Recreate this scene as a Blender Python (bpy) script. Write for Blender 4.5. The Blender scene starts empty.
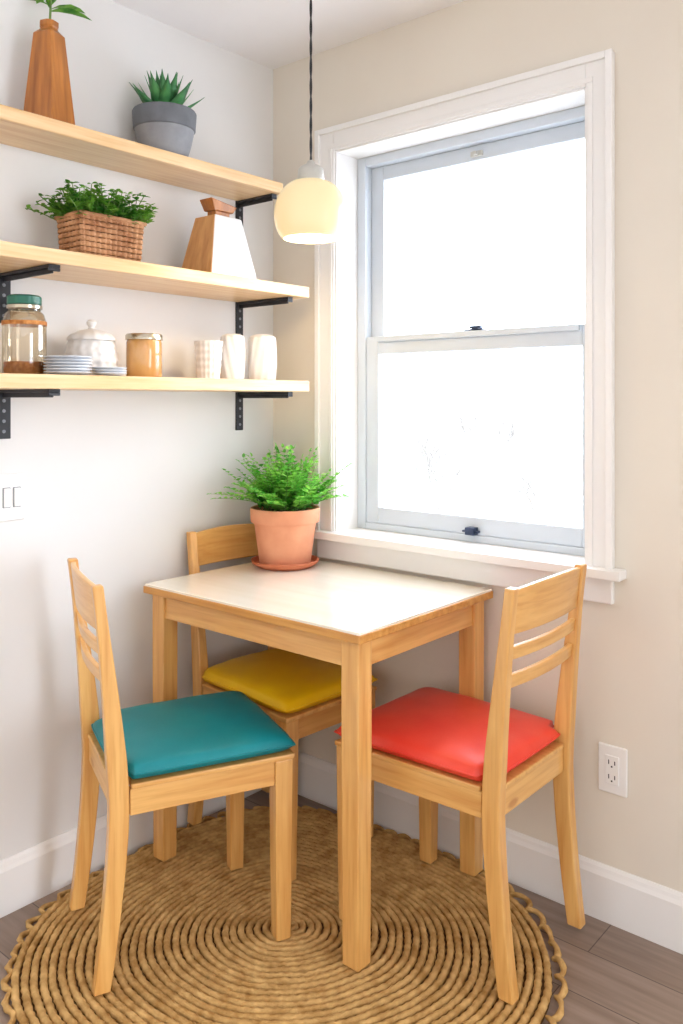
import bpy, bmesh, math, random
from mathutils import Vector, Matrix
random.seed(7)
scene = bpy.context.scene
COL = scene.collection
try:
    scene.view_settings.view_transform = 'Standard'
    scene.view_settings.look = 'None'
except Exception as e:
    print(e)

# ------------------------------------------------------------------ materials
def lin(r, g, b):
    f = lambda c: (c/255/12.92) if c/255 <= 0.04045 else ((c/255+0.055)/1.055)**2.4
    return (f(r), f(g), f(b), 1.0)

def new_mat(name):
    m = bpy.data.materials.new(name); m.use_nodes = True
    nt = m.node_tree
    return m, nt, nt.nodes['Principled BSDF']

def coords(nt, scale=(1, 1, 1)):
    tc = nt.nodes.new('ShaderNodeTexCoord'); mp = nt.nodes.new('ShaderNodeMapping')
    mp.inputs['Scale'].default_value = scale
    nt.links.new(tc.outputs['Object'], mp.inputs['Vector'])
    return mp.outputs['Vector']

def noise_mat(name, c1, c2, rough=0.5, scale=(1, 1, 1), nscale=5, detail=4, bump=0.0, bscale=None, spec=0.5, metal=0.0, lo=0.35, hi=0.65, dist=0.01, transl=0.0, coat=0.0):
    m, nt, b = new_mat(name)
    v = coords(nt, scale)
    n = nt.nodes.new('ShaderNodeTexNoise'); n.inputs['Scale'].default_value = nscale; n.inputs['Detail'].default_value = detail
    nt.links.new(v, n.inputs['Vector'])
    r = nt.nodes.new('ShaderNodeValToRGB')
    r.color_ramp.elements[0].position = lo; r.color_ramp.elements[0].color = c1
    r.color_ramp.elements[1].position = hi; r.color_ramp.elements[1].color = c2
    nt.links.new(n.outputs['Fac'], r.inputs['Fac'])
    nt.links.new(r.outputs['Color'], b.inputs['Base Color'])
    b.inputs['Roughness'].default_value = rough
    b.inputs['Specular IOR Level'].default_value = spec
    b.inputs['Metallic'].default_value = metal
    b.inputs['Coat Weight'].default_value = coat
    b.inputs['Coat Roughness'].default_value = 0.12
    if bump > 0:
        n2 = nt.nodes.new('ShaderNodeTexNoise'); n2.inputs['Scale'].default_value = bscale or nscale; n2.inputs['Detail'].default_value = 3
        nt.links.new(v, n2.inputs['Vector'])
        bp = nt.nodes.new('ShaderNodeBump'); bp.inputs['Strength'].default_value = bump; bp.inputs['Distance'].default_value = dist
        nt.links.new(n2.outputs['Fac'], bp.inputs['Height']); nt.links.new(bp.outputs['Normal'], b.inputs['Normal'])
    if transl > 0:
        tr = nt.nodes.new('ShaderNodeBsdfTranslucent'); mx = nt.nodes.new('ShaderNodeMixShader'); mx.inputs[0].default_value = transl
        nt.links.new(r.outputs['Color'], tr.inputs['Color'])
        nt.links.new(b.outputs[0], mx.inputs[1]); nt.links.new(tr.outputs[0], mx.inputs[2])
        nt.links.new(mx.outputs[0], nt.nodes['Material Output'].inputs['Surface'])
    return m

def wood(name, c1, c2, axis='z', rough=0.34, k=16, coat=0.0, grain=0.38):
    s = {'x': (0.9, k, k), 'y': (k, 0.9, k), 'z': (k, k, 0.9)}[axis]
    m = noise_mat(name, c1, c2, rough, s, 3.0, 5, bump=0.06, bscale=6, lo=0.30, hi=0.70, dist=0.003, coat=coat)
    nt = m.node_tree; b = nt.nodes['Principled BSDF']
    src = b.inputs['Base Color'].links[0].from_socket
    v = coords(nt, tuple(q*3.8 for q in s)); n = nt.nodes.new('ShaderNodeTexNoise'); n.inputs['Scale'].default_value = 1.8; n.inputs['Detail'].default_value = 3
    nt.links.new(v, n.inputs['Vector'])
    r = nt.nodes.new('ShaderNodeValToRGB'); r.color_ramp.elements[0].position = 0.36; r.color_ramp.elements[0].color = (0.80, 0.70, 0.55, 1)
    r.color_ramp.elements[1].position = 0.50; r.color_ramp.elements[1].color = (1, 1, 1, 1)
    nt.links.new(n.outputs['Fac'], r.inputs['Fac'])
    mx = nt.nodes.new('ShaderNodeMix'); mx.data_type = 'RGBA'; mx.blend_type = 'MULTIPLY'; mx.inputs[0].default_value = grain
    nt.links.new(src, mx.inputs[6]); nt.links.new(r.outputs['Color'], mx.inputs[7])
    vk = coords(nt, tuple(7.0 if q > 1 else 3.0 for q in s)); vo = nt.nodes.new('ShaderNodeTexVoronoi'); vo.inputs['Scale'].default_value = 1.0
    nt.links.new(vk, vo.inputs['Vector'])
    r2 = nt.nodes.new('ShaderNodeValToRGB'); r2.color_ramp.elements[0].position = 0.045; r2.color_ramp.elements[0].color = (0.62, 0.42, 0.26, 1)
    r2.color_ramp.elements[1].position = 0.085; r2.color_ramp.elements[1].color = (1, 1, 1, 1)
    nt.links.new(vo.outputs['Distance'], r2.inputs['Fac'])
    m2 = nt.nodes.new('ShaderNodeMix'); m2.data_type = 'RGBA'; m2.blend_type = 'MULTIPLY'; m2.inputs[0].default_value = 0.7
    nt.links.new(mx.outputs[2], m2.inputs[6]); nt.links.new(r2.outputs['Color'], m2.inputs[7]); nt.links.new(m2.outputs[2], b.inputs['Base Color'])
    return m

PC1, PC2 = lin(212, 152, 80), lin(232, 183, 110)
pine = {a: wood('pine_'+a, PC1, PC2, a, coat=0.35) for a in 'xyz'}
pine_edge = wood('pine_edge', lin(190, 128, 58), lin(220, 164, 88), 'x')
shelfwood = wood('shelf_pine', lin(222, 182, 130), lin(240, 210, 166), 'y', grain=0.35)
toplam = noise_mat('table_top_laminate', lin(242, 234, 216), lin(248, 242, 228), 0.16, (0.8, 10, 10), 2, 4, coat=0.8)
brownwood = wood('brown_teak', lin(144, 84, 32), lin(196, 126, 56), 'z', 0.35)
amberwood = wood('amber_wood', lin(196, 136, 72), lin(222, 168, 104), 'z', 0.4)
wall_warm = noise_mat('paint_warm_white', lin(226, 218, 205), lin(229, 222, 209), 0.85, nscale=3, bump=0.03, bscale=180, dist=0.001, spec=0.2)
wall_cool = noise_mat('paint_soft_white', lin(224, 223, 221), lin(227, 226, 224), 0.85, nscale=3, bump=0.03, bscale=180, dist=0.001, spec=0.2)
ceil_m = noise_mat('ceiling_white', lin(240, 238, 238), lin(244, 242, 242), 0.9, nscale=3, spec=0.1)
trim_m = noise_mat('trim_white', lin(238, 237, 235), lin(239, 238, 236), 0.45, nscale=4)
sash_m = noise_mat('vinyl_white', lin(202, 210, 218), lin(206, 214, 222), 0.4, nscale=4)
black_m = noise_mat('black_iron', lin(22, 24, 30), lin(34, 37, 44), 0.45, nscale=30, spec=0.5)
steel_m = noise_mat('grey_steel', lin(120, 124, 130), lin(150, 152, 156), 0.35, nscale=30, metal=0.8)
lock_m = noise_mat('dark_blue_metal', lin(40, 52, 78), lin(60, 72, 98), 0.4, nscale=30, metal=0.4)
white_cer = noise_mat('white_ceramic', lin(224, 222, 219), lin(230, 228, 226), 0.35, nscale=8)
grey_plate = noise_mat('pale_stoneware', lin(200, 206, 214), lin(214, 219, 225), 0.3, nscale=8)
terra = noise_mat('terracotta', lin(214, 142, 106), lin(229, 163, 126), 0.75, nscale=9, bump=0.1, bscale=60, dist=0.002)
terra2 = noise_mat('terracotta_saucer', lin(190, 104, 68), lin(206, 122, 84), 0.7, nscale=9)
greycer_d = noise_mat('grey_ceramic_dark', lin(100, 104, 110), lin(114, 118, 124), 0.6, nscale=20)
greycer_l = noise_mat('grey_ceramic_light', lin(134, 137, 142), lin(150, 152, 156), 0.6, nscale=20)
soil_m = noise_mat('soil', lin(46, 32, 22), lin(74, 54, 38), 0.95, nscale=60, bump=0.6, bscale=90)
fern_m = noise_mat('fern_green', lin(72, 168, 58), lin(166, 228, 106), 0.5, nscale=22, spec=0.3, transl=0.5)
herb_m = noise_mat('herb_green', lin(46, 120, 36), lin(132, 190, 72), 0.5, nscale=30, spec=0.3, transl=0.35)
succ_m = noise_mat('succulent_green', lin(28, 96, 56), lin(84, 156, 88), 0.45, nscale=18)
stem_m = noise_mat('stem_green', lin(80, 120, 50), lin(110, 140, 70), 0.6, nscale=30)
teal_m = noise_mat('teal_leatherette', lin(0, 122, 130), lin(2, 134, 142), 0.45, nscale=6, bump=0.12, bscale=160, dist=0.002, spec=0.4)
red_m = noise_mat('coral_red_leatherette', lin(228, 60, 44), lin(237, 78, 58), 0.38, nscale=6, bump=0.12, bscale=160, dist=0.002, spec=0.45)
yel_m = noise_mat('yellow_leatherette', lin(240, 190, 6), lin(248, 204, 18), 0.45, nscale=6, bump=0.12, bscale=160, dist=0.002)
jute_m = noise_mat('jute_rope', lin(172, 130, 74), lin(222, 182, 120), 0.95, nscale=34, detail=6, bump=0.8, bscale=300, dist=0.0025, spec=0.1, lo=0.3, hi=0.7)
jback_m = noise_mat('jute_backing', lin(88, 62, 32), lin(110, 80, 44), 0.95, nscale=30)
cork_m = noise_mat('amber_grain', lin(160, 96, 40), lin(206, 142, 76), 0.8, nscale=80, bump=0.5, bscale=120)
candle_m = noise_mat('amber_wax', lin(186, 130, 66), lin(216, 166, 100), 0.08, (1, 1, 0.5), nscale=14, coat=1.0)
gold_m = noise_mat('brass', lin(176, 166, 146), lin(196, 186, 166), 0.25, nscale=20, metal=0.9)
lid_m = noise_mat('green_lid', lin(26, 98, 82), lin(38, 116, 98), 0.4, nscale=20)
dark_m = noise_mat('socket_dark', lin(40, 40, 44), lin(60, 60, 64), 0.6, nscale=20)
snow_m = noise_mat('snow', lin(240, 243, 248), lin(250, 251, 253), 0.9, nscale=1)
bark_m = noise_mat('washed_out_bark', lin(196, 192, 187), lin(202, 198, 192), 0.9, nscale=6, transl=0.5, spec=0.1)  # bark colour paled and translucent to imitate overexposed daylight, evening lit and shaded sides
cap_m = noise_mat('lamp_cap_grey', lin(184, 183, 176), lin(198, 197, 190), 0.4, nscale=20)
wick_m = noise_mat('wicker', lin(156, 104, 66), lin(200, 150, 108), 0.8, nscale=16, bump=0.3, bscale=150)

def glassy(name, tint, op=0.12, rough=0.02):
    m, nt, b = new_mat(name)
    out = nt.nodes['Material Output']
    tr = nt.nodes.new('ShaderNodeBsdfTransparent'); tr.inputs['Color'].default_value = tint
    gl = nt.nodes.new('ShaderNodeBsdfGlossy'); gl.inputs['Roughness'].default_value = rough
    lw = nt.nodes.new('ShaderNodeLayerWeight'); lw.inputs['Blend'].default_value = 0.35
    mul = nt.nodes.new('ShaderNodeMath'); mul.operation = 'MULTIPLY_ADD'
    mul.inputs[1].default_value = 0.5; mul.inputs[2].default_value = op*0.3
    mul.use_clamp = True
    nt.links.new(lw.outputs['Fresnel'], mul.inputs[0])
    mx = nt.nodes.new('ShaderNodeMixShader')
    nt.links.new(mul.outputs[0], mx.inputs[0]); nt.links.new(tr.outputs[0], mx.inputs[1]); nt.links.new(gl.outputs[0], mx.inputs[2])
    nt.links.new(mx.outputs[0], out.inputs['Surface'])
    return m
pane_m = glassy('window_glass', (0.98, 0.99, 1, 1), 0.02)
jar_m = glassy('jar_glass', (0.88, 0.80, 0.66, 1), 0.4)

shade_m, nt, b = new_mat('opal_glass_shade')
b.inputs['Roughness'].default_value = 0.18
b.inputs['Emission Color'].default_value = lin(255, 224, 158)
b.inputs['Emission Strength'].default_value = 0.46
v = coords(nt, (1, 1, 1)); gn = nt.nodes.new('ShaderNodeTexNoise'); gn.inputs['Scale'].default_value = 4
nt.links.new(v, gn.inputs['Vector'])
rr = nt.nodes.new('ShaderNodeValToRGB'); rr.color_ramp.elements[0].color = lin(202, 188, 156); rr.color_ramp.elements[1].color = lin(208, 194, 164)
nt.links.new(gn.outputs['Fac'], rr.inputs['Fac']); nt.links.new(rr.outputs['Color'], b.inputs['Base Color'])
bulb_m, nt, b = new_mat('warm_bulb')
b.inputs['Emission Color'].default_value = lin(255, 214, 140); b.inputs['Emission Strength'].default_value = 6

# floor planks
floor_m, nt, b = new_mat('grey_oak_planks')
v = coords(nt, (1, 1, 1))
br = nt.nodes.new('ShaderNodeTexBrick')
br.inputs['Scale'].default_value = 1.0; br.inputs['Brick Width'].default_value = 1.2; br.inputs['Row Height'].default_value = 0.15
br.inputs['Mortar Size'].default_value = 0.0014; br.inputs['Mortar'].default_value = lin(96, 80, 70)
br.inputs['Color1'].default_value = lin(150, 130, 116); br.inputs['Color2'].default_value = lin(166, 146, 132)
nt.links.new(v, br.inputs['Vector'])
v2 = coords(nt, (1.2, 16, 16)); n = nt.nodes.new('ShaderNodeTexNoise'); n.inputs['Scale'].default_value = 3; n.inputs['Detail'].default_value = 7
nt.links.new(v2, n.inputs['Vector'])
r = nt.nodes.new('ShaderNodeValToRGB'); r.color_ramp.elements[0].position = 0.3; r.color_ramp.elements[1].position = 0.7
r.color_ramp.elements[0].color = (0.6, 0.57, 0.55, 1); r.color_ramp.elements[1].color = (1, 1, 1, 1)
nt.links.new(n.outputs['Fac'], r.inputs['Fac'])
mx = nt.nodes.new('ShaderNodeMix'); mx.data_type = 'RGBA'; mx.blend_type = 'MULTIPLY'; mx.inputs[0].default_value = 0.8
nt.links.new(br.outputs['Color'], mx.inputs[6]); nt.links.new(r.outputs['Color'], mx.inputs[7])
nt.links.new(mx.outputs[2], b.inputs['Base Color']); b.inputs['Roughness'].default_value = 0.4

# ------------------------------------------------------------------ helpers
def empty(name, loc, rz=0, label=None, category=None, kind=None, group=None):
    o = bpy.data.objects.new(name, None); o.empty_display_size = 0.1
    o.location = loc; o.rotation_euler = (0, 0, rz); COL.objects.link(o)
    tag(o, label, category, kind, group); return o

def tag(o, label=None, category=None, kind=None, group=None):
    if label: o['label'] = label
    if category: o['category'] = category
    if kind: o['kind'] = kind
    if group: o['group'] = group

class MB:
    """accumulates geometry for one mesh"""
    def __init__(s): s.v = []; s.f = []; s.mi = []
    def add(s, vs, fs, mi=0):
        o = len(s.v); s.v += [tuple(p) for p in vs]; s.f += [tuple(i+o for i in f) for f in fs]; s.mi += [mi]*len(fs); return s
    def box(s, a, b, mi=0, M=None):
        x0, y0, z0 = a; x1, y1, z1 = b
        vs = [(x0,y0,z0),(x1,y0,z0),(x1,y1,z0),(x0,y1,z0),(x0,y0,z1),(x1,y0,z1),(x1,y1,z1),(x0,y1,z1)]
        if M: vs = [M @ Vector(p) for p in vs]
        return s.add(vs, [(0,3,2,1),(4,5,6,7),(0,1,5,4),(1,2,6,5),(2,3,7,6),(3,0,4,7)], mi)
    def lathe(s, prof, seg=48, c=(0, 0, 0), mi=0, disp=None):
        vs = []; n = len(prof)
        for j, (r, z) in enumerate(prof):
            for i in range(seg):
                a = 2*math.pi*i/seg
                rr = r + (disp(a, z, r) if disp and r > 1e-4 else 0)
                vs.append((c[0]+rr*math.cos(a), c[1]+rr*math.sin(a), c[2]+z))
        fs = []
        for j in range(n-1):
            for i in range(seg):
                k = (i+1) % seg
                fs.append((j*seg+i, j*seg+k, (j+1)*seg+k, (j+1)*seg+i))
        return s.add(vs, fs, mi)
    def rings(s, rings, closed=True, mi=0, cap=True):
        n = len(rings[0]); vs = [p for r in rings for p in r]; fs = []
        for j in range(len(rings)-1):
            for i in range(n):
                k = (i+1) % n
                fs.append((j*n+i, j*n+k, (j+1)*n+k, (j+1)*n+i))
        if cap:
            fs.append(tuple(range(n))[::-1]); fs.append(tuple(range((len(rings)-1)*n, len(rings)*n)))
        return s.add(vs, fs, mi)
    def tube(s, pts, r, seg=8, mi=0):
        rs = []
        for i, p in enumerate(pts):
            p = Vector(p); a = Vector(pts[max(i-1, 0)]); b2 = Vector(pts[min(i+1, len(pts)-1)])
            t = (b2-a).normalized(); u = t.cross(Vector((0.3, 0.1, 1)) if abs(t.z) < 0.9 else Vector((1, 0, 0))).normalized(); w = t.cross(u)
            rad = r(i/(len(pts)-1)) if callable(r) else r
            rs.append([p+rad*(u*math.cos(2*math.pi*k/seg)+w*math.sin(2*math.pi*k/seg)) for k in range(seg)])
        return s.rings(rs, mi=mi)
    def obj(s, name, mats, parent=None, smooth=False, bevel=0, seg=2, loc=(0, 0, 0), fix=True, auto=False):
        me = bpy.data.meshes.new(name); me.from_pydata(s.v, [], s.f)
        if not isinstance(mats, (list, tuple)): mats = [mats]
        for m in mats: me.materials.append(m)
        if len(me.polygons) == len(s.mi): me.polygons.foreach_set('material_index', s.mi)
        me.validate()
        if fix:
            bm = bmesh.new(); bm.from_mesh(me); bmesh.ops.recalc_face_normals(bm, faces=bm.faces); bm.to_mesh(me); bm.free()
        if smooth: me.polygons.foreach_set('use_smooth', [True]*len(me.polygons))
        o = bpy.data.objects.new(name, me); COL.objects.link(o); o.location = loc
        if parent: o.parent = parent
        if bevel:
            md = o.modifiers.new('bevel', 'BEVEL'); md.width = bevel; md.segments = seg; md.limit_method = 'ANGLE'; md.angle_limit = math.radians(40)
        if auto:
            try: me.set_sharp_from_angle(angle=math.radians(40))
            except Exception as e: print(e)
        me.update(); return o

# ------------------------------------------------------------------ room
CH = 2.44
WX0, WX1, WZ0, WZ1 = 0.288, 1.134, 0.885, 2.104
XR, YB = 4.2, -4.2
o = MB().box((-0.15, YB, 0), (0, 0.16, CH)).obj('wall_left', wall_cool); tag(o, kind='structure')
w = MB()
w.box((0, 0, 0), (WX0, 0.16, CH)); w.box((WX1, 0, 0), (XR, 0.16, CH)); w.box((WX0, 0, 0), (WX1, 0.16, WZ0)); w.box((WX0, 0, WZ1), (WX1, 0.16, CH))
o = w.obj('wall_window', wall_warm); tag(o, kind='structure')
o = MB().box((-0.15, YB, -0.1), (XR, 0.16, 0)).obj('floor', floor_m); tag(o, kind='structure')
o = MB().box((-0.15, YB, CH), (XR, 0.16, CH+0.1)).obj('ceiling', ceil_m); tag(o, kind='structure')
def base_profile(name, p0, p1, nrm):
    m = MB(); prof = [(0, 0), (0.015, 0), (0.015, 0.112), (0.011, 0.122), (0.009, 0.130), (0.004, 0.137), (0, 0.137)]
    rs = []
    for p in (p0, p1):
        rs.append([(p[0]+nrm[0]*d, p[1]+nrm[1]*d, z) for d, z in prof])
    m.rings(rs); o = m.obj(name, trim_m); tag(o, kind='structure')
base_profile('baseboard_left', (0, YB), (0, 0), (1, 0))
base_profile('baseboard_window', (0, 0), (XR, 0), (0, -1))

win = empty('window_1', ((WX0+WX1)/2, 0, WZ0), kind='structure')
def wpart(mb, name, mat, **k):
    mb.v = [(x-win.location.x, y, z-WZ0) for x, y, z in mb.v]
    return mb.obj(name, mat, parent=win, **k)
c = MB()
c.box((WX0-0.073, -0.016, WZ0), (WX0, 0, WZ1+0.073)); c.box((WX1, -0.016, WZ0), (WX1+0.07, 0, WZ1+0.073)); c.box((WX0, -0.016, WZ1), (WX1, 0, WZ1+0.073))
c.box((WX0-0.075, -0.026, WZ0), (WX0-0.057, -0.016, WZ1+0.075)); c.box((WX1+0.054, -0.026, WZ0), (WX1+0.072, -0.016, WZ1+0.075)); c.box((WX0-0.057, -0.026, WZ1+0.057), (WX1+0.054, -0.016, WZ1+0.075))
c.box((WX0-0.020, -0.020, WZ0), (WX0-0.006, -0.016, WZ1+0.006)); c.box((WX1+0.006, -0.020, WZ0), (WX1+0.020, -0.016, WZ1+0.006)); c.box((WX0-0.020, -0.020, WZ1+0.006), (WX1+0.020, -0.016, WZ1+0.020))
wpart(c, 'casing', trim_m, bevel=0.003)
c = MB(); t = 0.006
c.box((WX0, -0.010, WZ0), (WX0+t, 0.16, WZ1)); c.box((WX1-t, -0.010, WZ0), (WX1, 0.16, WZ1)); c.box((WX0+t, -0.010, WZ1-t), (WX1-t, 0.16, WZ1))
wpart(c, 'jamb', trim_m, bevel=0.002)
c = MB(); c.box((WX0-0.09, -0.048, WZ0-0.022), (WX1+0.10, 0.0, WZ0+0.002)); c.box((WX0, 0, WZ0-0.002), (WX1, 0.13, WZ0+0.002))
wpart(c, 'sill', trim_m, bevel=0.004)
c = MB(); c.box((WX0-0.072, -0.018, WZ0-0.088), (WX1+0.07, 0, WZ0-0.022))
wpart(c, 'apron', trim_m, bevel=0.004)
c = MB(); a0, a1, b0, b1 = WX0+t, WX1-t, WZ0+0.002, WZ1-t
def ring_frame(m, x0, x1, z0, z1, y0, y1, wl, wr, wb, wt):
    m.box((x0, y0, z0), (x0+wl, y1, z1)); m.box((x1-wr, y0, z0), (x1, y1, z1)); m.box((x0+wl, y0, z0), (x1-wr, y1, z0+wb)); m.box((x0+wl, y0, z1-wt), (x1-wr, y1, z1))
ring_frame(c, a0, a1, b0, b1, 0.095, 0.158, 0.034, 0.024, 0.022, 0.030)
wpart(c, 'frame', sash_m, bevel=0.003)
zm = 1.484
c = MB(); ring_frame(c, a0+0.034, a1-0.024, zm-0.018, b1-0.030, 0.128, 0.15, 0.050, 0.030, 0.036, 0.046)
us = wpart(c, 'upper_sash', sash_m, bevel=0.003)
c = MB(); ring_frame(c, a0+0.034, a1-0.024, b0+0.022, zm+0.028, 0.10, 0.126, 0.050, 0.032, 0.052, 0.058)
c.box((a0+0.086, 0.088, zm+0.010), (a1-0.06, 0.10, zm+0.028))
wpart(c, 'lower_sash', sash_m, bevel=0.003)
c = MB(); c.box((a0+0.080, 0.137, zm), (a1-0.050, 0.140, b1-0.06)); wpart(c, 'glass_pane', pane_m)
c = MB(); c.box((a0+0.080, 0.112, b0+0.07), (a1-0.053, 0.115, zm-0.024)); wpart(c, 'glass_pane', pane_m)
def latch(x, y, z, name, mat):
    m = MB(); m.box((x-0.032, y-0.014, z), (x+0.032, y+0.010, z+0.006)); m.lathe([(0.0, 0.006), (0.012, 0.006), (0.012, 0.013), (0, 0.013)], 16, (x, y, z))
    m.box((x-0.004, y-0.030, z+0.006), (x+0.034, y-0.012, z+0.013))
    wpart(m, name, mat, bevel=0.0015)
xc = (WX0+WX1)/2 + 0.02
latch(xc, 0.114, zm+0.028, 'sash_lock', lock_m)
m = MB(); m.box((xc-0.026, 0.080, b0+0.030), (xc+0.026, 0.10, b0+0.036)); m.box((xc-0.010, 0.070, b0+0.024), (xc+0.020, 0.098, b0+0.046)); wpart(m, 'sash_lift', lock_m, bevel=0.002)
m = MB(); m.box((xc-0.02, 0.118, b1-0.066), (xc+0.02, 0.128, b1-0.050)); m.box((xc-0.006, 0.108, b1-0.064), (xc+0.006, 0.12, b1-0.052)); wpart(m, 'vent_latch', cap_m, bevel=0.002)

# wall plates
def wallplate(name, loc, rz, outlet, label, cat):
    e = empty(name, loc, rz, label, cat)
    MB().box((-0.037, -0.008, -0.06), (0.037, 0, 0.06)).obj('cover_plate', trim_m, e, bevel=0.003)
    if outlet:
        MB().box((-0.018, -0.011, -0.036), (0.018, -0.007, 0.036)).obj('receptacle', trim_m, e, bevel=0.002)
        for zz in (-0.018, 0.018):
            s = MB()
            s.box((-0.009, -0.0115, zz-0.004), (-0.0065, -0.0108, zz+0.007)); s.box((0.0065, -0.0115, zz-0.004), (0.009, -0.0108, zz+0.006)); s.box((-0.002, -0.0115, zz-0.011), (0.002, -0.0108, zz-0.007))
            s.obj('slots', dark_m, e)
    else:
        for sx in (-0.014, 0.014):
            MB().box((sx-0.0105, -0.0095, -0.026), (sx+0.0105, -0.007, 0.026)).obj('switch_surround', greycer_l, e, bevel=0.001)
            MB().box((sx-0.0085, -0.013, -0.024), (sx+0.0085, -0.009, 0.024)).obj('rocker', trim_m, e, bevel=0.002)
wallplate('power_outlet', (1.20, 0, 0.383), 0, True, 'white duplex power outlet on the wall above the baseboard', 'outlet')
wallplate('light_switch', (0, -0.952, 1.058), math.pi/2, False, 'white wall switch plate below the shelves', 'switch')

# ------------------------------------------------------------------ rug
RC = (0.600, -0.556); RR = 0.680
def sq(th):
    return 1 - 0.215*max(0, math.sin(th))**4 - 0.15*max(0, -math.cos(th))**4 - 0.02*max(0, math.cos(th-4.28))**6 - 0.11*max(0, math.cos(th+0.867))**2 + 0.008*math.sin(5*th+1) + 0.005*math.sin(9*th)
m = MB(); pitch = 0.0205
rmax = RR-0.028
th = 2.5; S = 0.0; pts = []
while True:
    r = pitch*th/(2*math.pi)
    if r > rmax: break
    pts.append((th, r, S)); dth = min(0.25, 0.0040/max(r, 0.02)); S += dth*r; th += dth
seg = 7; vs = []
for th, r, S in pts:
    f = sq(th); wob = 0.0010*math.sin(S*23)+0.0008*math.sin(S*57)
    ct, st = math.cos(th), math.sin(th)
    for k in range(seg):
        ph = 2*math.pi*k/seg
        g = 1 + 0.12*math.sin(2*ph - S*2*math.pi/0.024) 
        rad = (r*f) + wob + 0.0086*g*math.cos(ph)
        vs.append((rad*ct, rad*st, 0.0098 + 0.0088*g*math.sin(ph)))
n = len(pts)
fs = [(j*seg+i, j*seg+(i+1) % seg, (j+1)*seg+(i+1) % seg, (j+1)*seg+i) for j in range(n-1) for i in range(seg)]
m.add(vs, fs)
L = []; nb = 1900
for j in range(nb+1):
    a = 2*math.pi*j/nb; loops = 66
    q = a*loops + 1.2*math.sin(5*a)+0.9*math.sin(11*a)
    am = 0.0090*(1+0.45*math.sin(7*a+1)+0.35*math.sin(17*a))
    rr = (rmax+0.014)*sq(a) + am*math.cos(q); aa = a + 0.013*math.sin(q)
    L.append((aa, rr, 0.009+0.003*math.sin(q), j*0.0025))
rs = []
for aa, rr, zz, s_ in L:
    rs.append([((rr+0.0068*(1+0.25*math.sin(2*p-s_*220))*math.cos(p))*math.cos(aa), (rr+0.0068*(1+0.25*math.sin(2*p-s_*220))*math.cos(p))*math.sin(aa), max(0.0005, zz+0.0070*math.sin(p))) for p in [2*math.pi*k/8 for k in range(8)]])
m.rings(rs, cap=False)
nb = 96
m.add([(0, 0, 0.005)]+[((rmax-0.005)*sq(2*math.pi*i/nb)*math.cos(2*math.pi*i/nb), (rmax-0.005)*sq(2*math.pi*i/nb)*math.sin(2*math.pi*i/nb), 0.005) for i in range(nb)], [(0, 1+i, 1+(i+1) % nb) for i in range(nb)], 1)
o = m.obj('rug', [jute_m, jback_m], smooth=True, loc=(RC[0], RC[1], 0), fix=False)
tag(o, 'round coiled jute rope rug with looped edge', 'rug')

FZ = 0.0200
# ------------------------------------------------------------------ table
TH = 0.79
TX0, TX1, TY0, TY1 = 0.085, 0.870, -0.603, -0.020
tc = ((TX0+TX1)/2, (TY0+TY1)/2)
tab = empty('dining_table', (tc[0], tc[1], FZ), 0, 'small pine dining table with pale top against the window wall', 'table')
hx, hy = (TX1-TX0)/2, (TY1-TY0)/2; H = TH-FZ
MB().box((-hx+0.003, -hy+0.003, H-0.008), (hx-0.003, hy-0.003, H)).obj('table_top_surface', toplam, tab, bevel=0.0015)
MB().box((-hx, -hy, H-0.026), (hx, hy, H-0.006)).obj('table_top', pine_edge, tab, bevel=0.003)
i0 = 0.025
MB().box((-hx+0.06, -hy+i0, H-0.092), (hx-0.06, -hy+i0+0.02, H-0.026)).obj('apron', pine['x'], tab, bevel=0.002)
MB().box((-hx+0.06, hy-i0-0.02, H-0.092), (hx-0.06, hy-i0, H-0.026)).obj('apron', pine['x'], tab, bevel=0.002)
MB().box((-hx+i0, -hy+0.06, H-0.092), (-hx+i0+0.02, hy-0.06, H-0.026)).obj('apron', pine['y'], tab, bevel=0.002)
MB().box((hx-i0-0.02, -hy+0.06, H-0.092), (hx-i0, hy-0.06, H-0.026)).obj('apron', pine['y'], tab, bevel=0.002)
for sx in (-1, 1):
    for sy in (-1, 1):
        cx, cy = sx*(hx-0.018-0.0255), sy*(hy-0.018-0.0255); k = 0.0255
        g = MB(); rs = []
        for z, kk in ((0, 0.0235), (H-0.2, k), (H-0.026, k)):
            rs.append([(cx-kk, cy-kk, z), (cx+kk, cy-kk, z), (cx+kk, cy+kk, z), (cx-kk, cy+kk, z)])
        g.rings(rs); g.obj('leg', pine['z'], tab, bevel=0.003)

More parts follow.
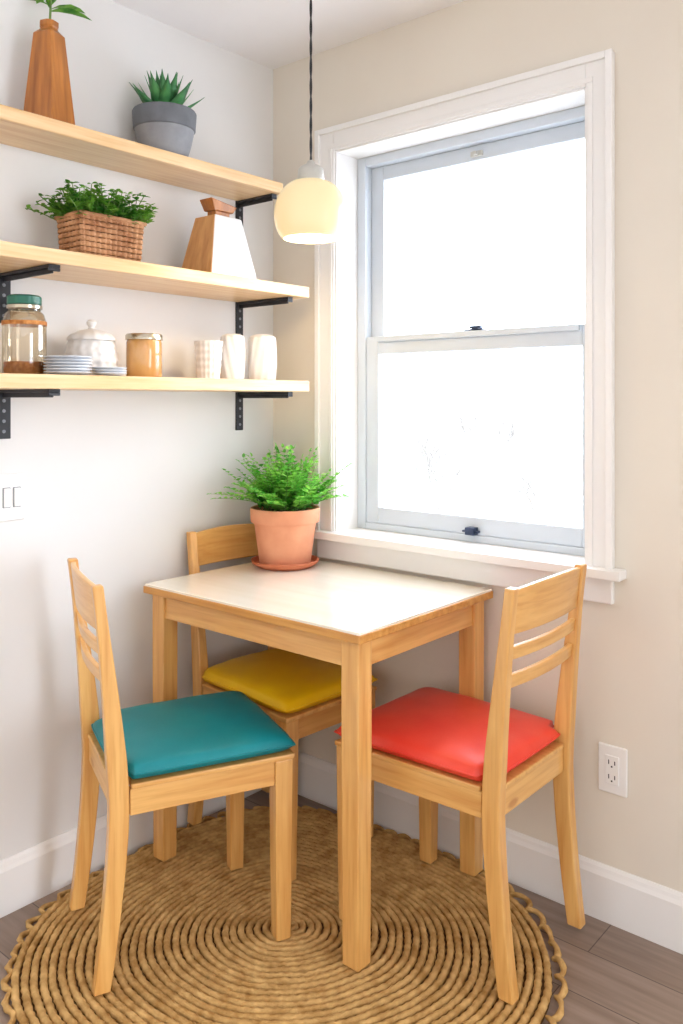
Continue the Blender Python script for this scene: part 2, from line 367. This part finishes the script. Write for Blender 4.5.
# ------------------------------------------------------------------ chairs
def cushion_mesh(mb, y0, y1, wr, wf, z0, h, hr):
    N = 36
    def P(i, j):
        u = -1+2*i/N; v = -1+2*j/N
        u = math.sin(u*math.pi/2)*0.35+u*0.65; v = math.sin(v*math.pi/2)*0.35+v*0.65
        cu = u*math.sqrt(1-0.03*v**10); cv = v*math.sqrt(1-0.03*u**10)
        yy = (y0+y1)/2 + cv*(y1-y0)/2
        ww = wr+(wf-wr)*(cv+1)/2
        lim = 2*(hr-0.0175)     # tongue between the two back posts
        s = min(1, max(0, (-0.167-yy)/0.004)); ww = ww*(1-s)+min(ww, lim)*s
        T = max(0, (1-abs(u)**9)*(1-abs(v)**9))**0.40
        dome = (1-u**2)*(1-v**2)
        pk = 0.0014*math.sin(9*u+4*v)*math.sin(7*v-2*u)*(1-dome)
        return cu*ww/2, yy, T, dome, pk
    vs = []
    for j in range(N+1):
        for i in range(N+1):
            x, y, T, d, pk = P(i, j); vs.append((x, y, z0+0.4*h+0.42*h*T+0.30*h*d**0.7+pk))
    o = len(vs)
    for j in range(N+1):
        for i in range(N+1):
            x, y, T, d, pk = P(i, j); vs.append((x, y, z0+0.4*h-0.4*h*T-0.0003))
    fs = []
    for j in range(N):
        for i in range(N):
            a = j*(N+1)+i; fs.append((a, a+1, a+N+2, a+N+1)); fs.append((o+a, o+a+N+1, o+a+N+2, o+a+1))
    mb.add(vs, fs)
    edge = [(i, 0) for i in range(N)]+[(N, j) for j in range(N)]+[(N-i, N) for i in range(N)]+[(0, N-j) for j in range(N)]
    pp = []
    for i, j in edge:
        x, y, T, d, pk = P(i, j); pp.append((x, y, z0+0.4*h))
    pp.append(pp[0]); mb.tube(pp, 0.0026, 6)

def chair(loc, rz, cmat, label, hr=0.168, hf=0.168, yf=0.190):
    e = empty('dining_chair', (loc[0], loc[1], FZ), rz, label, 'chair', group='dining chairs around the table')
    sr = 0.455-FZ
    top = 0.905-FZ
    k2 = 0.023
    def ypost(z):
        z += FZ
        if z < 0.42: return -0.195 - 0.040*((0.42-z)/0.42)**1.6
        return -0.195 - 0.046*((z-0.42)/0.48)**1.3
    for sx in (-1, 1):
        g = MB(); rs = []
        for i in range(17):
            z = top*i/16; y = ypost(z); zz = z
            kd = 0.022 if z > 0.35 and z < 0.5 else (0.022-0.010*min(1, max(0, (z-0.5)/0.3)) if z >= 0.5 else 0.022-0.004*(0.35-z)/0.35)
            kx = 0.0160 - 0.0035*max(0, (z-0.45)/0.45)
            x = sx*(hr + 0.004*(z/top))
            rs.append([(x-kx, y-kd, zz), (x+kx, y-kd, zz), (x+kx, y+kd, zz), (x-kx, y+kd, zz)])
        g.rings(rs); g.obj('leg', pine['z'], e, bevel=0.004)
        g = MB(); rs = []
        for z, k in ((0, 0.0185), (sr*0.6, 0.0215), (sr-0.004, k2)):
            x = sx*hf; rs.append([(x-k, yf-k, z), (x+k, yf-k, z), (x+k, yf+k, z), (x-k, yf+k, z)])
        g.rings(rs); g.obj('leg', pine['z'], e, bevel=0.003)
    MB().box((-hf+k2, yf-0.002, sr-0.062), (hf-k2, yf+0.018, sr-0.004)).obj('seat_rail', pine['x'], e, bevel=0.002)
    MB().box((-hr+0.0165, -0.205, sr-0.062), (hr-0.0165, -0.185, sr-0.004)).obj('seat_rail', pine['x'], e, bevel=0.002)
    for sx in (-1, 1):
        g = MB()
        a = (sx*(hr+0.004), -0.172); b2 = (sx*(hf+0.008), yf-k2)
        x0a, x1a = a[0]-0.010, a[0]+0.010; x0b, x1b = b2[0]-0.010, b2[0]+0.010
        g.rings([[(x0a, a[1], sr-0.062), (x1a, a[1], sr-0.062), (x1a, a[1], sr-0.004), (x0a, a[1], sr-0.004)], [(x0b, b2[1], sr-0.062), (x1b, b2[1], sr-0.062), (x1b, b2[1], sr-0.004), (x0b, b2[1], sr-0.004)]])
        g.obj('seat_rail', pine['y'], e, bevel=0.002)
    ov = k2+0.003
    g = MB(); zb, zt = sr-0.004, sr+0.008
    outline = [(-hr+0.018, -0.208), (hr-0.018, -0.208), (hr-0.018, -0.170), (hr+0.018, -0.170), (hf+ov, yf+ov), (-hf-ov, yf+ov), (-hr-0.018, -0.170), (-hr+0.018, -0.170)]
    g.rings([[(x, y, zb) for x, y in outline], [(x, y, zt) for x, y in outline]])
    g.obj('seat', pine['y'], e, bevel=0.003)
    g = MB(); cushion_mesh(g, -0.200, yf+ov+0.003, 2*hr+0.038, 2*hf+2*ov+0.002, sr+0.008, 0.052, hr)
    g.obj('seat_cushion', cmat, e, smooth=True)
    g = MB()
    def rail(z0, z1, arch=0.0):
        n = 12; rs = []
        for i in range(n+1):
            u = -1+2*i/n; x = u*(hr-0.006); bow = -0.014*(1-u*u); th = 0.0065
            za, zb2 = z0, z1 + arch*(1-u*u)
            ya, yb = ypost(za)+bow, ypost(zb2)+bow
            rs.append([(x, ya-th, za), (x, ya+th, za), (x, yb+th, zb2), (x, yb-th, zb2)])
        g.rings(rs)
    rail(top-0.105, top-0.006, 0.008); rail(top-0.162, top-0.132); rail(top-0.226, top-0.195)
    g.obj('backrest', pine['x'], e, bevel=0.003)
    return e

chair((0.396, -0.708), -math.radians(23.5), teal_m, 'pine dining chair with teal seat cushion, standing angled at the table')
chair((0.916, -0.268), math.radians(90), red_m, 'pine dining chair with coral red seat cushion by the window wall', hf=0.174, yf=0.210)
chair((0.286, -0.252), -math.radians(94), yel_m, 'pine dining chair with yellow seat cushion tucked under the table', hr=0.148, hf=0.154, yf=0.196)

# ------------------------------------------------------------------ shelves
ZT, ZM, ZL = 1.992, 1.661, 1.367
def shelf(z, depth, yend):
    return MB().box((0, -1.45, 0), (depth, yend, 0.034)).obj('wall_shelf', shelfwood, bevel=0.003, loc=(0, 0, z-0.034))
SH = [(ZT, 0.185, -0.14), (ZM, 0.262, -0.102), (ZL, 0.262, -0.102)]
for (z, d, ye), l in zip(SH, ('upper pale pine wall shelf holding potted plants', 'middle pale pine wall shelf holding a basket planter', 'lower pale pine wall shelf holding jars and plates')):
    o = shelf(z, d, ye); tag(o, l, 'shelf', group='pine shelves on the wall')
def bracket(y, z, arm, w=0.022, leg=0.125):
    e = empty('shelf_bracket', (0, y, z), 0, 'black iron shelf bracket screwed to the wall', 'bracket', group='black shelf brackets')
    g = MB(); g.box((0, -w/2-0.004, -leg), (0.006, w/2+0.004, 0)); g.box((0.006, -w/2, -0.008), (arm, w/2, 0))
    g.box((0.006, -0.003, -0.020), (arm-0.01, 0.003, -0.008)); g.box((arm-0.006, -w/2, -0.016), (arm, w/2, -0.008))
    g.obj('bracket_arm', black_m, e, bevel=0.0015)
    for k in range(4):
        s = MB(); zz = -0.028-k*0.026
        rs = [[(x, 0.0045*math.cos(a), zz+0.0045*math.sin(a)) for a in [2*math.pi*i/12 for i in range(12)]] for x in (0.005, 0.0075)]
        s.rings(rs); s.obj('screw', steel_m, e)
for z, arm in ((ZT-0.034, 0.165), (ZM-0.034, 0.235), (ZL-0.034, 0.235)):
    bracket(-0.160, z, arm)
for z, arm in ((ZM-0.034, 0.245), (ZL-0.034, 0.245)):
    bracket(-0.972, z, arm, w=0.03)

# ------------------------------------------------------------------ foliage helpers
def leaf(mb, base, d, up, length, width, fold=0.15, bend=0.2, mi=0):
    d = d.normalized(); s = d.cross(up)
    if s.length < 1e-3: s = d.cross(Vector((1, 0, 0)))
    s.normalize(); nrm = s.cross(d).normalized()
    prof = [(0, 0.05), (0.25, 0.75), (0.55, 1.0), (0.82, 0.62), (1, 0.0)]
    vs = []
    for t, w in prof:
        c = base + d*length*t - nrm*bend*length*t*t
        off = nrm*fold*width*w
        vs += [c - s*width*0.5*w + off, c, c + s*width*0.5*w + off]
    fs = []
    for i in range(4):
        a = i*3; fs += [(a, a+1, a+4, a+3), (a+1, a+2, a+5, a+4)]
    mb.add(vs, fs, mi)

def lathe_obj(name, prof, mat, parent=None, **k):
    disp = k.pop('disp', None); seg = k.pop('seg', 48)
    return MB().lathe(prof, seg, disp=disp).obj(name, mat, parent, smooth=True, auto=True, **k)

# table fern
P = (0.214, -0.162, TH)
e = empty('potted_fern', P, 0, 'leafy green fern in a terracotta pot on the table', 'plant')
lathe_obj('saucer', [(0, 0), (0.080, 0), (0.102, 0.012), (0.106, 0.022), (0.100, 0.022), (0.094, 0.010), (0, 0.008)], terra2, e)
lathe_obj('pot', [(0, 0.010), (0.076, 0.010), (0.080, 0.014), (0.096, 0.132), (0.098, 0.138), (0.105, 0.139), (0.107, 0.143), (0.109, 0.177), (0.107, 0.183), (0.100, 0.183), (0.095, 0.169), (0, 0.165)], terra, e)
lathe_obj('soil', [(0, 0.170), (0.05, 0.172), (0.095, 0.168)], soil_m, e)
g = MB(); rnd = random.Random(3)
for i in range(150):
    az = rnd.uniform(0, 2*math.pi); el = rnd.uniform(0.45, 1.5)
    Ln = rnd.uniform(0.10, 0.215)*(0.94+0.24*math.cos(el))
    if i % 7 == 0: Ln *= 1.15
    if i < 6:      # a few stray fronds leaning out over the table
        az = math.radians(-118+i*9); el = 0.36+0.07*i; Ln = 0.245-0.008*i
    b0v = Vector((rnd.uniform(-0.055, 0.055), rnd.uniform(-0.055, 0.055), 0.169))
    d = Vector((math.cos(az)*math.cos(el), math.sin(az)*math.cos(el), math.sin(el)))
    n = 14; p = b0v.copy(); pts = [p.copy()]; dd = d.copy()
    for k in range(n):
        dd = (dd + Vector((rnd.uniform(-.03, .03), rnd.uniform(-.03, .03), -0.012-0.03*(k/n)))).normalized(); p = p + dd*Ln/n; pts.append(p.copy())
    lim = []
    for q in pts:
        wx = max(q.x+P[0], 0.035)-P[0]; wy = min(q.y+P[1], -0.060)-P[1]; lim.append(Vector((wx, wy, q.z)))
    pts = lim
    g.tube(pts, lambda t: 0.0011*(1-0.6*t), 4, 1)
    for k in range(2, n+1):
        t = (pts[k]-pts[k-1])
        if t.length < 1e-5: t = Vector((0, 0, 1))
        t.normalize(); side = t.cross(Vector((0, 0, 1)))
        if side.length < 1e-2: side = Vector((1, 0, 0))
        side.normalize(); ll = 0.0205*math.sin(math.pi*(0.28+0.58*k/n))*rnd.uniform(0.8, 1.25)
        for sg in (-1, 1):
            leaf(g, pts[k], side*sg + t*0.35 + Vector((0, 0, rnd.uniform(-0.2, 0.6))), Vector((rnd.uniform(-.4, .4), rnd.uniform(-.4, .4), 1)), ll, ll*0.80, bend=0.1)
    leaf(g, pts[-1], (pts[-1]-pts[-2])+Vector((0, 0, 1e-4)), Vector((0, 0, 1)), 0.014, 0.011)
g.v = [(max(x, 0.012-P[0]), min(y, -0.030-P[1]), z) for x, y, z in g.v]
g.obj('foliage', [fern_m, stem_m], e, fix=False, smooth=True)

# basket with herbs (middle shelf)
P = (0.150, -0.782, ZM)
e = empty('basket_planter', P, 0, 'rectangular woven wicker basket filled with leafy green herbs', 'planter')
g = MB(); rows = 8; HB = 0.108
def rect(t, a, b2):
    per = 4*(a+b2); s = t*per
    if s < 2*a: return (-a+s, -b2)
    s -= 2*a
    if s < 2*b2: return (a, -b2+s)
    s -= 2*b2
    if s < 2*a: return (a-s, b2)
    s -= 2*a; return (-a, b2-s)
for rI in range(rows):
    z = 0.009+rI*HB/rows; fct = 0.92+0.08*rI/rows; a, b2 = 0.054*fct, 0.094*fct
    N = 288; rs = []
    for i in range(N+1):
        x, y = rect((i % N)/N, a, b2)
        wv = math.sin(i*2*math.pi/16+math.pi*(rI % 2)); off = 0.0042*wv
        onx = abs(abs(x)-a) < 1e-6
        if onx: x += math.copysign(off, x)
        else: y += math.copysign(off, y)
        nx = (1, 0) if onx else (0, 1)
        rs.append([(x+nx[0]*0.0028*math.cos(q), y+nx[1]*0.0028*math.cos(q), z+0.0062*math.sin(q)) for q in [k*math.pi/4 for k in range(8)]])
    g.rings(rs, cap=False)
for i in range(18):
    x, y = rect((i+0.5)/18, 0.053, 0.093); g.tube([(x*0.92, y*0.92, 0), (x, y, HB+0.004)], 0.0028, 6)
pts = [rect(i/44, 0.056, 0.096) for i in range(44)]; pts = [(p[0], p[1], HB+0.003) for p in pts]; pts.append(pts[0])
g.tube(pts, 0.0062, 8)
g.box((-0.048, -0.084, 0.0), (0.048, 0.084, 0.006))
g.box((-0.046, -0.082, 0.006), (0.046, 0.082, 0.085), 1)
g.obj('basket', [wick_m, jback_m], e, fix=False, smooth=True)
MB().box((-0.050, -0.088, 0.086), (0.050, 0.088, 0.100)).obj('soil', soil_m, e)
g = MB(); rnd = random.Random(5)
for i in range(240):
    bx, by = rnd.uniform(-0.046, 0.046), rnd.uniform(-0.088, 0.088)
    d = Vector((bx*10+rnd.uniform(-0.6, 0.6), by*9+rnd.uniform(-0.5, 0.5), 0.95)); d.normalize(); L_ = rnd.uniform(0.045, 0.098)
    p = Vector((bx, by, 0.098)); pts = [p+d*L_*k/6 - Vector((0, 0, 0.03*(k/6)**2*(1-d.z))) for k in range(7)]
    pts = [Vector((max(q.x, 0.014-P[0]), q.y, q.z)) for q in pts]
    g.tube(pts, 0.0012, 4, 1)
    for k in range(1, 7):
        for j in range(3):
            a = rnd.uniform(0, 6.28); dl = Vector((math.cos(a), math.sin(a), rnd.uniform(0, 0.8)))
            leaf(g, pts[k], dl, Vector((0, 0, 1)), rnd.uniform(0.012, 0.020), rnd.uniform(0.009, 0.014))
g.v = [(max(x, 0.006-P[0]), y, z) for x, y, z in g.v]
g.obj('foliage', [herb_m, stem_m], e, fix=False, smooth=True)

# truncated pyramid ornament (middle shelf)
P = (0.135, -0.366, ZM)
e = empty('pyramid_ornament', P, 0, 'tapered wood and white block ornament with wooden top piece', 'ornament')
g = MB(); g.rings([[(-0.075, -0.092, 0), (0.075, -0.092, 0), (0.075, 0.092, 0), (-0.075, 0.092, 0)], [(-0.044, -0.052, 0.188), (0.044, -0.052, 0.188), (0.044, 0.052, 0.188), (-0.044, 0.052, 0.188)]])
g.obj('white_body', white_cer, e, bevel=0.003)
g = MB(); 
g.rings([[(-0.073, -0.094, 0.001), (0.073, -0.094, 0.001), (0.073, -0.086, 0.001), (-0.073, -0.086, 0.001)], [(-0.0425, -0.054, 0.187), (0.0425, -0.054, 0.187), (0.0425, -0.046, 0.187), (-0.0425, -0.046, 0.187)]])
g.obj('wood_panel', amberwood, e, bevel=0.001)
g = MB(); g.box((-0.018, -0.028, 0.188), (0.018, 0.028, 0.206)); g.obj('neck', brownwood, e, bevel=0.001)
g = MB()
g.rings([[(-0.024, -0.036, 0.206), (0.024, -0.036, 0.206), (0.024, 0.038, 0.206), (-0.024, 0.038, 0.206)], [(-0.028, -0.052, 0.240), (0.028, -0.052, 0.240), (0.028, 0.050, 0.226), (-0.028, 0.050, 0.226)]])
g.obj('top_piece', brownwood, e, bevel=0.003)

# wooden bud vase (upper shelf)
P = (0.098, -0.900, ZT)
e = empty('wooden_vase', P, math.radians(20), 'faceted tapered brown wooden vase with a leafy green sprig', 'vase')
g = MB(); rs = []
def octo(k, z, c=0.30):
    q = k*c; return [(-k+q, -k, z), (k-q, -k, z), (k, -k+q, z), (k, k-q, z), (k-q, k, z), (-k+q, k, z), (-k, k-q, z), (-k, -k+q, z)]
for k, z, cc in ((0.045, 0, 0.03), (0.047, 0.004, 0.03), (0.0275, 0.240, 0.06), (0.018, 0.252, 0.3), (0.018, 0.256, 0.5), (0.021, 0.260, 0.5), (0.021, 0.272, 0.5), (0.016, 0.272, 0.5), (0.014, 0.24, 0.5)):
    rs.append(octo(k, z, cc))
g.rings(rs); g.obj('vase_body', brownwood, e)
g = MB(); rnd = random.Random(11)
g.tube([(0, 0, 0.245), (0.004, 0.0, 0.30), (0.002, 0.004, 0.345)], 0.003, 6, 1)
for i, (az, el, ln) in enumerate(((40, 15, .10), (75, 35, .11), (110, 60, .09), (200, 30, .09), (250, 55, .09), (300, 40, .09), (20, 55, 0.08), (150, 30, .085))):
    az = math.radians(az); el = math.radians(el)
    leaf(g, Vector((0, 0, 0.300+0.005*i)), Vector((math.cos(az)*math.cos(el), math.sin(az)*math.cos(el), math.sin(el))), Vector((0, 0, 1)), ln, 0.034, bend=0.35)
g.v = [(max(x, -0.085), y, min(z, 0.435)) for x, y, z in g.v]
g.obj('sprig', [herb_m, stem_m], e, fix=False, smooth=True)

# succulent
P = (0.096, -0.536, ZT)
e = empty('potted_succulent', P, 0, 'spiky green succulent in a two-tone grey ceramic pot', 'plant')
lathe_obj('pot', [(0, 0), (0.056, 0), (0.064, 0.006), (0.076, 0.045), (0.084, 0.085)], greycer_l, e)
lathe_obj('pot_rim', [(0.084, 0.085), (0.088, 0.088), (0.091, 0.135), (0.088, 0.140), (0.081, 0.140), (0.078, 0.12), (0, 0.118)], greycer_d, e)
lathe_obj('soil', [(0, 0.124), (0.077, 0.122)], soil_m, e)
g = MB(); rnd = random.Random(2)
for i in range(26):
    az = i*2.39996; el = 0.40+1.0*(i/26)+rnd.uniform(-0.1, 0.1); ln = 0.120-0.015*(i/26)
    d = Vector((math.cos(az)*math.cos(el), math.sin(az)*math.cos(el), math.sin(el)))
    s = Vector((-math.sin(az), math.cos(az), 0)); nn = s.cross(d)*-1
    rs = []
    for k in range(9):
        t = k/8; w = 0.022*(math.sin(math.pi*min(1, t*0.7+0.28))**0.8)*(1-t**4)+0.0005; th = 0.005*(1-t)+0.0006
        c_ = Vector((0, 0, 0.120))+d*(0.008+ln*t)+Vector((0, 0, 0.020*t*t))
        rs.append([c_-s*w, c_+nn*th*-0.2, c_+s*w, c_-nn*th*1.4])
    g.rings(rs)
g.v = [(max(x, 0.004-P[0]), y, z) for x, y, z in g.v]
g.obj('leaves', succ_m, e, smooth=True)

# ------------------------------------------------------------------ lower shelf items
Z = ZL
e = empty('glass_jar', (0.098, -0.967, Z), 0, 'clear glass jar with green lid and amber contents', 'jar')
lathe_obj('glass_body', [(0, 0.0), (0.046, 0.0), (0.051, 0.006), (0.052, 0.05), (0.052, 0.130), (0.046, 0.152), (0.038, 0.160), (0.037, 0.172)], jar_m, e)
lathe_obj('contents', [(0, 0.004), (0.044, 0.004), (0.048, 0.010), (0.048, 0.034), (0, 0.036)], cork_m, e)
lathe_obj('lid', [(0, 0.198), (0.036, 0.198), (0.041, 0.194), (0.041, 0.176), (0.037, 0.174), (0, 0.174)], lid_m, e, disp=lambda a, z, r: 0.0006*math.sin(40*a))
lathe_obj('neck_band', [(0.0385, 0.163), (0.042, 0.165), (0.042, 0.173), (0.038, 0.174)], gold_m, e, fix=False)
lathe_obj('shoulder_band', [(0.0530, 0.124), (0.0530, 0.134)], cork_m, e, fix=False)

def plate_mesh(R):
    return MB().lathe([(0, 0.0), (R*0.55, 0.0), (R*0.6, 0.002), (R*0.97, 0.0065), (R, 0.0085), (R*0.97, 0.0095), (R*0.6, 0.0045), (0, 0.003)], 40)
p0 = plate_mesh(0.058).obj('plate', grey_plate, smooth=True, loc=(0.190, -0.904, Z))
tag(p0, 'small pale stoneware plate stacked on the lower shelf', 'plate', group='stacked plates on the lower shelf')
for i in range(1, 6):
    q = p0.copy(); q.location.z = Z+0.0075*i; q.rotation_euler.z = i; COL.objects.link(q)
p1 = plate_mesh(0.043).obj('saucer', grey_plate, smooth=True, loc=(0.214, -0.800, Z))
tag(p1, 'little white saucer on the lower shelf', 'saucer', group='little saucers on the lower shelf')
for i in range(1, 3):
    q = p1.copy(); q.location.z = Z+0.0065*i; COL.objects.link(q)

e = empty('ceramic_canister', (0.090, -0.772, Z), 0, 'white embossed ceramic canister with knobbed lid', 'canister')
emb = lambda a, z, r: 0.0018*math.sin(8*a+z*150)*math.sin(8*a-z*150)+0.0008*math.sin(16*a)*math.sin(z*200)
bodyp = [(0, 0), (0.055, 0.0)] + [(0.060+0.008*math.sin(math.pi*(k/44)**0.8), 0.003+0.092*k/44) for k in range(45)]
lathe_obj('canister_body', bodyp + [(0.056, 0.098), (0, 0.098)], white_cer, e, seg=160, disp=emb)
lathe_obj('lid', [(0.062, 0.097), (0.062, 0.102), (0.052, 0.114), (0.030, 0.124), (0.010, 0.128), (0.007, 0.133), (0.012, 0.140), (0.013, 0.147), (0.008, 0.153), (0, 0.154)], white_cer, e, seg=96, disp=lambda a, z, r: 0.0015*math.sin(12*a)*(1 if r > 0.02 else 0))

e = empty('candle_jar', (0.150, -0.647, Z), 0, 'amber glass candle jar with thin metallic lid', 'candle')
lathe_obj('jar_body', [(0, 0), (0.044, 0), (0.048, 0.005), (0.048, 0.096), (0.045, 0.103), (0, 0.103)], candle_m, e)
lathe_obj('lid', [(0.044, 0.102), (0.050, 0.103), (0.050, 0.115), (0.047, 0.119), (0, 0.119)], gold_m, e)

def vase(loc, R, H_, mode, label):
    if mode == 0: f = lambda a, z, r: 0.0015*math.sin(8*a+z*150)*math.sin(8*a-z*150)
    elif mode == 1: f = lambda a, z, r: 0.0010*math.sin(10*a + 60*z)
    else: f = lambda a, z, r: 0.0009*math.sin(12*a-50*z)
    pr = [(0, 0), (R*0.80, 0)]
    for k in range(49):
        t = k/48
        rr = R*(0.84+0.16*math.sin(math.pi*min(1, t*0.8+0.12))) if mode else R*(0.80+0.20*t)
        if t > 0.93 and mode: rr -= R*0.35*((t-0.93)/0.07)**2
        pr.append((rr, 0.003+(H_-0.003)*t))
    pr += [(pr[-1][0]-0.006, H_), (pr[-1][0]-0.012, H_-0.02), (0, H_-0.03)]
    o = MB().lathe(pr, 120, disp=f).obj('ceramic_vase', white_cer, smooth=True, loc=loc)
    tag(o, label, 'vase', group='white vases on the lower shelf')
vase((0.152, -0.420, Z), 0.041, 0.112, 0, 'short white diamond-textured ceramic cup vase')
vase((0.138, -0.314, Z), 0.039, 0.140, 1, 'tall white ribbed ceramic vase')
vase((0.160, -0.208, Z), 0.045, 0.143, 2, 'tall wide white ribbed ceramic vase')

# ------------------------------------------------------------------ pendant lamp
P = (0.525, -0.384)
e = empty('pendant_lamp', (P[0], P[1], CH), 0, 'opal glass dome pendant lamp on a black twisted cord', 'lamp')
b0 = 1.740 - CH
lathe_obj('ceiling_canopy', [(0, 0), (0.05, 0), (0.05, -0.012), (0.02, -0.028), (0, -0.03)], cap_m, e)
for ph in (0, math.pi):
    g = MB()
    pts = [(0.0016*math.cos(ph+z*60), 0.0016*math.sin(ph+z*60), -0.02-z) for z in [k*0.50/240 for k in range(241)]]
    g.tube(pts, 0.0023, 6)
    g.obj('cord', black_m, e, smooth=True)
lathe_obj('cap', [(0.006, b0+0.208), (0.010, b0+0.204), (0.013, b0+0.198), (0.028, b0+0.190), (0.034, b0+0.182), (0.037, b0+0.152), (0.033, b0+0.142), (0, b0+0.142)], cap_m, e)
sh = [(0.034, b0+0.150), (0.050, b0+0.146), (0.066, b0+0.136), (0.080, b0+0.119), (0.090, b0+0.097), (0.0955, b0+0.072), (0.0955, b0+0.050), (0.091, b0+0.028), (0.083, b0+0.011), (0.076, b0+0.002), (0.072, b0+0.0)]
o = lathe_obj('lamp_shade', sh, shade_m, e, fix=False)
md = o.modifiers.new('solid', 'SOLIDIFY'); md.thickness = 0.003
md = o.modifiers.new('sub', 'SUBSURF'); md.levels = 2; md.render_levels = 2
lathe_obj('bulb', [(0.0, b0+0.040), (0.018, b0+0.046), (0.028, b0+0.066), (0.026, b0+0.088), (0.014, b0+0.115), (0.013, b0+0.145)], bulb_m, e)
ld = bpy.data.lights.new('pendant_light', 'POINT'); ld.energy = 5; ld.color = (1, 0.78, 0.5); ld.shadow_soft_size = 0.03
lo = bpy.data.objects.new('pendant_light', ld); COL.objects.link(lo); lo.location = (0, 0, b0+0.02); lo.parent = e

# ------------------------------------------------------------------ outside
o = MB().add([(-60, 0.5, -2.2), (60, 0.5, -2.2), (60, 120, -2.2), (-60, 120, -2.2)], [(0, 1, 2, 3)]).obj('snowy_ground', snow_m, fix=False); tag(o, 'snow covered ground outside the window', 'snow', kind='stuff')
def tree(loc, hgt, seed):
    rnd = random.Random(seed); g = MB()
    def br_(p, d, L_, r, dep):
        n = 5; pts = [p.copy()]
        for k in range(n):
            d = (d + Vector((rnd.uniform(-.14, .14), rnd.uniform(-.14, .14), rnd.uniform(-.02, .10)))).normalized(); p = p + d*L_/n; pts.append(p.copy())
            if dep > 0 and k >= (2 if dep == 4 else 1):
                for _ in range(2 if dep > 1 else 1):
                    a = rnd.uniform(0, 6.28); s = Vector((math.cos(a), math.sin(a), rnd.uniform(0.1, 0.8)))
                    br_(p, (d*0.8+s*0.75).normalized(), L_*rnd.uniform(0.45, 0.68), r*0.5, dep-1)
        g.tube(pts, lambda t: r*(1-0.55*t), 5)
    br_(Vector((0, 0, 0)), Vector((0, 0, 1)), hgt*0.62, hgt*0.017, 4)
    o = g.obj('bare_tree', bark_m, loc=loc, fix=False, smooth=True); tag(o, 'leafless winter tree standing in snow', 'tree', group='bare trees outside')
tree((-6.9, 11.3, -2.2), 2.8, 1)
tree((-8.0, 15.9, -2.2), 3.3, 4)
tree((-3.9, 9.9, -2.2), 2.7, 9)

# ------------------------------------------------------------------ world and light
wd = bpy.data.worlds.new('world'); scene.world = wd; wd.use_nodes = True; nt = wd.node_tree
bg = nt.nodes['Background']; tcn = nt.nodes.new('ShaderNodeTexCoord'); sp = nt.nodes.new('ShaderNodeSeparateXYZ')
nt.links.new(tcn.outputs['Generated'], sp.inputs[0])
mr = nt.nodes.new('ShaderNodeMapRange'); mr.inputs['From Min'].default_value = -0.1; mr.inputs['From Max'].default_value = 0.25
nt.links.new(sp.outputs['Y'], mr.inputs['Value'])
mx = nt.nodes.new('ShaderNodeMix'); mx.data_type = 'RGBA'
mx.inputs[6].default_value = (1.56, 1.51, 1.45, 1); mx.inputs[7].default_value = (11.9, 12.8, 14.4, 1)
nt.links.new(mr.outputs['Result'], mx.inputs[0]); nt.links.new(mx.outputs[2], bg.inputs['Color']); bg.inputs['Strength'].default_value = 1.0

# ------------------------------------------------------------------ camera
cd = bpy.data.cameras.new('camera'); cam = bpy.data.objects.new('camera', cd); COL.objects.link(cam)
cam.location = (2.042, -2.046, 1.307); cam.rotation_euler = (math.pi/2, 0, math.radians(40.3))
cd.sensor_fit = 'HORIZONTAL'; cd.sensor_width = 36; cd.lens = 44.3; cd.shift_y = -112/683
cd.clip_start = 0.05
scene.camera = cam
